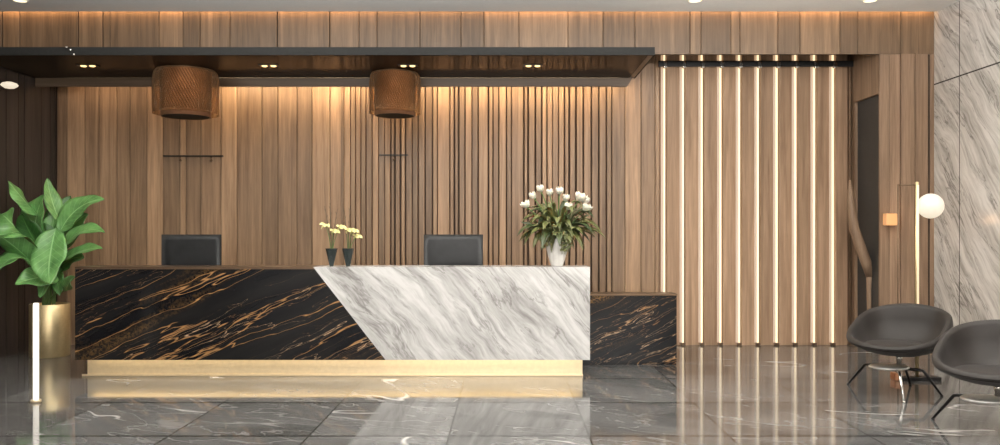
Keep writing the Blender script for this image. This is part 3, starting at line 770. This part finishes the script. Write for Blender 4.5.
# (tip px, base px, ctrl px, width m, depth offset tip, normal, material)
LV = [((8, 181), (38, 216), (20, 196), .17, -.30, (-.5, -.6, .7), 'leaf'),
      ((47, 178), (60, 222), (50, 200), .15, .1, (.7, -.6, .2), 'leaf'),
      ((45, 195), (36, 252), (32, 215), .32, -.08, (-.3, -.9, .35), 'leaf'),
      ((1, 214), (38, 258), (10, 218), .34, -.42, (-.35, -.7, .65), 'leaf'),
      ((-3, 235), (36, 266), (9, 240), .25, -.46, (-.3, -.5, .8), 'leaf'),
      ((-3, 274), (42, 266), (10, 246), .27, -.36, (-.15, -.65, .75), 'leaf'),
      ((15, 284), (60, 276), (36, 276), .24, -.34, (.1, -.85, .5), 'leaf'),
      ((40, 298), (58, 262), (46, 282), .17, -.20, (-.2, -.95, .25), 'leaf'),
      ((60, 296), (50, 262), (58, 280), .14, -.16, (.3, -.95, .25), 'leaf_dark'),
      ((50, 284), (56, 228), (46, 266), .30, -.36, (.15, -.95, .25), 'leaf'),
      ((104, 199), (60, 232), (74, 202), .22, -.02, (.3, -.75, .6), 'leaf'),
      ((105, 233), (62, 248), (84, 222), .17, -.18, (.25, -.7, .7), 'leaf'),
      ((103, 249), (60, 262), (84, 246), .15, -.25, (.2, -.7, .7), 'leaf'),
      ((75, 277), (66, 291), (68, 280), .10, -.3, (.5, -.8, .3), 'leaf'),
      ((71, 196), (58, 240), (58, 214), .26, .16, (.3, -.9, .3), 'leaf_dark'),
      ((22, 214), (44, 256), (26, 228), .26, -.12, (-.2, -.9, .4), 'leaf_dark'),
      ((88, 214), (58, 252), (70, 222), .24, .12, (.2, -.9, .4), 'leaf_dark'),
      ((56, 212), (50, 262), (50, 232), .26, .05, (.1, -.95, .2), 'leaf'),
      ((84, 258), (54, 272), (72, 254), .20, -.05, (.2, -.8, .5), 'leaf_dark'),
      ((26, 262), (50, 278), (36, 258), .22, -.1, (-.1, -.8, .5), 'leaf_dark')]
O = Vector(pl.location); random.seed(9)
for tip, bs, ct, w, dy, nr, mt in LV:
    P0 = at(bs[0], bs[1], dp + dy * .25) - O; P1 = at(ct[0], ct[1], dp + dy * .8) - O; P2 = at(tip[0], tip[1], dp + dy * 1.3) - O
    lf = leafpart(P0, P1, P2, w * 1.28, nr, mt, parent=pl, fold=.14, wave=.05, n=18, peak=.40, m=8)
    root = Vector((random.uniform(-.06, .06), random.uniform(-.06, .06), hp - .05))
    bm = BM(); c1 = (root + P0) / 2 + Vector(((root.x - P0.x) * .25, 0, .06))
    tube(bm, bez(root, c1, P0 + (P1 - P0) * .04, 10), [.011 - .0005 * i for i in range(11)], 8)
    obj('leaf_stalk', bm, 'green_stem', pl, True)

# slim glowing bollard in front of the pot
db = 7.0
bo = thing('bollard_light', 'slim glowing white light post standing before the brass pot', 'lamp', (xat(36, db), db, 0))
hb = zat(303, db)
obj('tube', lathe(BM(), [(0, .02), (.022, .02), (.023, .03), (.023, hb - .01), (.018, hb), (0, hb)], 24), 'led_post', bo, True)
obj('base', lathe(BM(), [(0, 0), (.042, 0), (.042, .018), (.038, .024), (.0, .024)], 28), 'champagne', bo, True)
# oval light on the left wall at the frame edge
wlx = thing('wall_light', 'oval white light on the dark left wall near the frame edge', 'lamp', (XL, 9.30, zat(85, 9.3)))
obj('back_plate', box(BM(), 0.001, 0.03, -.05, .05, -.05, .05, .006), 'black_metal', wlx)
obj('shade', lathe(BM(), [(0, -.045), (.05, -.036), (.085, -.012), (.09, .0), (.075, .02), (.03, .035), (0, .038)], 28, (.12, 0, 0)), 'globe', wlx, True)

# ------------------------------------------------------------------ floor lamp, cube sconce and driftwood by the niche
df = 8.03
fx0 = xat(917, df)
fl = thing('floor_lamp', 'slim brass floor lamp with a glowing opal globe, before the walnut pier', 'lamp', (fx0, df, 0))
ht = zat(182, df)
xb0, xb1 = xat(896, df) - fx0, xat(939, df) - fx0
obj('base_bar', box(BM(), xb0, xb1, -.05, .05, 0.0, .035, .006), 'black_metal', fl)
obj('pole', lathe(BM(), [(0, .03), (.017, .03), (.017, ht), (0, ht + .003)], 16), 'brass', fl, True)
bm = BM(); lathe(bm, [(0, .6), (.010, .6), (.010, ht - .03), (0, ht - .03)], 12, (0, -.018, 0))
obj('pole_light', bm, glow('pole_line_light', (1.0, .74, .42), 1.0), fl, True)
xs = xat(898, df) - fx0
obj('side_rod', lathe(BM(), [(0, .03), (.006, .03), (.006, zat(185, df)), (0, zat(185, df))], 10, (xs, 0, 0)), 'bronze', fl, True)
bm = BM(); tube(bm, [(xs - .006, 0, zat(185, df)), (0, 0, zat(185, df))], .006, 8); obj('cross_rod', bm, 'bronze', fl, True)
obj('end_block', box(BM(), xb0 - .035, xb0 + .02, -.055, .055, .0, .075, .012), 'copper', fl)
gx = xat(930.5, df) - fx0; gz = zat(206, df)
obj('globe', lathe(BM(), [(0.122 * math.cos(a), 0.122 * math.sin(a)) for a in [(-90 + 10 * i) * math.pi / 180 for i in range(19)]], 36, (gx, 0, gz)), 'globe', fl, True)
bm = BM(); tube(bm, [(0, 0, gz), (gx - .115, 0, gz)], .012, 10); obj('globe_arm', bm, 'brass', fl, True)

sc = thing('cube_sconce', 'small amber glowing cube light on the walnut pier by the doorway', 'wall light', (xat(888, YF), YF + .012, zat(219.5, YF)))
obj('back_plate', box(BM(), -.04, .04, -.016, 0, -.04, .04, .003), 'brass', sc)
obj('shade', box(BM(), -.066, .066, -.11, -.017, -.070, .070, .012), 'sconce_glow', sc)
lamp('sconce_bulb', 'POINT', (0, -.24, 0), 0.7, (1.0, .55, .25), size=.05, parent=sc)

dd = 10.0
dw = thing('driftwood_branch', 'forked driftwood branch standing in the dark doorway niche', 'sculpture', (xat(870, dd), dd - .02, 0))
O = Vector(dw.location)
def pp(*l): return [at(px, py, dd) - O for px, py in l]
bm = BM()
tr_ = [Vector((0, .02, 0))] + pp((870, 312), (869, 290), (870, 274))
tube(bm, tr_, [.05, .035, .03, .045], 12)
tube(bm, pp((870, 276), (866, 262), (860, 246), (854, 228), (851.5, 208), (850.5, 192), (850, 180)), [.05, .062, .064, .060, .050, .036, .012], 12)
obj('trunk', bm, 'driftwood', dw, True)
bm = BM(); tube(bm, pp((870, 277), (873, 262), (876.5, 248), (878, 236)), [.045, .035, .022, .010], 10); obj('side_branch', bm, 'driftwood', dw, True)
bm = BM(); tube(bm, pp((869, 276), (866, 271), (863.5, 268)), [.014, .010, .005], 8); obj('broken_twig', bm, 'driftwood', dw, True)

# ------------------------------------------------------------------ lounge chairs
def smooth(a, b, x):
    t = max(0, min(1, (x - a) / (b - a))); return t * t * (3 - 2 * t)
FACE = R(228)                 # the way the open front of the shell looks
def shell():
    bm = BM(); N = 64
    AX, AY = 0.405, 0.41
    def rim(a):
        c = math.cos(a - FACE - math.pi)          # 1 at the back, -1 at the front
        h = 0.600 + 0.155 * c
        lean = 0.035 * c
        r = 1.0 / ((abs(math.cos(a - FACE)) / 1.0) ** 2.9 + (abs(math.sin(a - FACE)) / 1.0) ** 2.9) ** (1 / 2.9)
        return Vector((AX * r * math.cos(a), AY * r * math.sin(a), h)) + Vector((math.cos(FACE + math.pi), math.sin(FACE + math.pi), 0)) * lean
    outer = [(0.0, 0.335), (0.22, 0.340), (0.45, 0.355), (0.68, 0.385), (0.86, 0.42)]
    rings = []
    ctr = Vector((0, 0, 0))
    def ring(f): rings.append([bm.verts.new(f(2 * math.pi * k / N)) for k in range(N)])
    # belly, outer wall, rolled rim, inner wall down to the seat pan
    for s, z in outer[1:]:
        ring(lambda a, s=s, z=z: Vector((rim(a).x * s * .97, rim(a).y * s * .97, z)))
    for tt in (0.25, 0.55, 0.8, 0.94):
        def f(a, tt=tt):
            p = rim(a); b = Vector((p.x * .86 * .97, p.y * .86 * .97, .42))
            q = b.lerp(p, tt); bul = 1 + 0.07 * math.sin(math.pi * tt)
            return Vector((q.x * bul, q.y * bul, q.z))
        ring(f)
    TH = 0.055
    def inward(a, r, dz):
        p = rim(a); d = Vector((p.x, p.y, 0)).normalized(); q = p - d * r; q.z = p.z + dz; return q
    for r, dz in ((0.004, .012), (.022, .024), (.040, .014), (TH, -.012)):
        ring(lambda a, r=r, dz=dz: inward(a, r, dz))
    for tt in (0.25, 0.5, 0.75, 1.0):
        def f(a, tt=tt):
            p = inward(a, TH, -.012); b = Vector((p.x * .66, p.y * .66, .415))
            q = p.lerp(b, tt); bul = 1 + 0.10 * math.sin(math.pi * tt)
            return Vector((q.x * bul, q.y * bul, q.z - .02 * math.sin(math.pi * tt)))
        ring(f)
    for a, b in zip(rings, rings[1:]):
        for k in range(N): bm.faces.new((a[k], a[(k + 1) % N], b[(k + 1) % N], b[k]))
    bm.faces.new(rings[0][::-1]); bm.faces.new(rings[-1])
    return bm
def cushion():
    f = Vector((math.cos(FACE), math.sin(FACE), 0))
    return lathe(BM(), [(0, .40), (.22, .40), (.265, .408), (.285, .422), (.285, .436), (.26, .450), (.2, .457), (0, .459)], 48, (f.x * .045, f.y * .045, 0))
def chair(loc, lab, feet, steel_leg, scale=1.0):
    o = thing('lounge_chair', lab, 'chair', loc, 'swivel lounge chairs on the right')
    obj('shell', shell(), 'upholstery', o, True)
    obj('seat_cushion', cushion(), 'upholstery', o, True)
    bm = BM(); lathe(bm, [(0, .25), (.022, .25), (.022, .30), (.028, .302), (.028, .338), (0, .338)], 20); obj('swivel_post', bm, 'steel', o, True)
    bm = BM(); lathe(bm, [(0, .222), (.12, .222), (.152, .232), (.155, .240), (.148, .248), (.10, .254), (0, .256)], 40, (-.10, -.02, 0), 1.12, .95)
    obj('base_plate', bm, 'brushed_steel', o, True)['label'] = 'polished steel base plate'
    for i, (fx_, fy_) in enumerate(feet):
        h = Vector((-.06, -.02, .232)); e = Vector((fx_, fy_, 0))
        k_ = h.lerp(e, .62); k_.z = .222
        P = [h.lerp(k_, .25) + Vector((0, 0, 0)), h.lerp(k_, .9), k_ + Vector((0, 0, -.004)), k_.lerp(e, .12), e + Vector((0, 0, .008))]
        bm = BM(); tube(bm, P, [.013, .013, .0135, .0135, .010], 10)
        lathe(bm, [(0, 0), (.014, 0), (.014, .012), (0, .014)], 12, e)
        obj('leg', bm, 'steel' if i == steel_leg else 'black_metal', o, True)
    return o
d1 = 7.4
chair((xat(899, d1), d1, 0), 'charcoal lounge chair standing farther back, beside the floor lamp', [(-.29, .40), (-.16, -.42), (.30, -.16), (.28, .36)], 1)
d2 = 6.0
chair((xat(998, d2), d2, 0), 'charcoal lounge chair nearest the viewer, cut by the right frame edge', [(-.29, .36), (-.02, -.42), (.36, -.16), (.30, .36)], -1, 1.0)
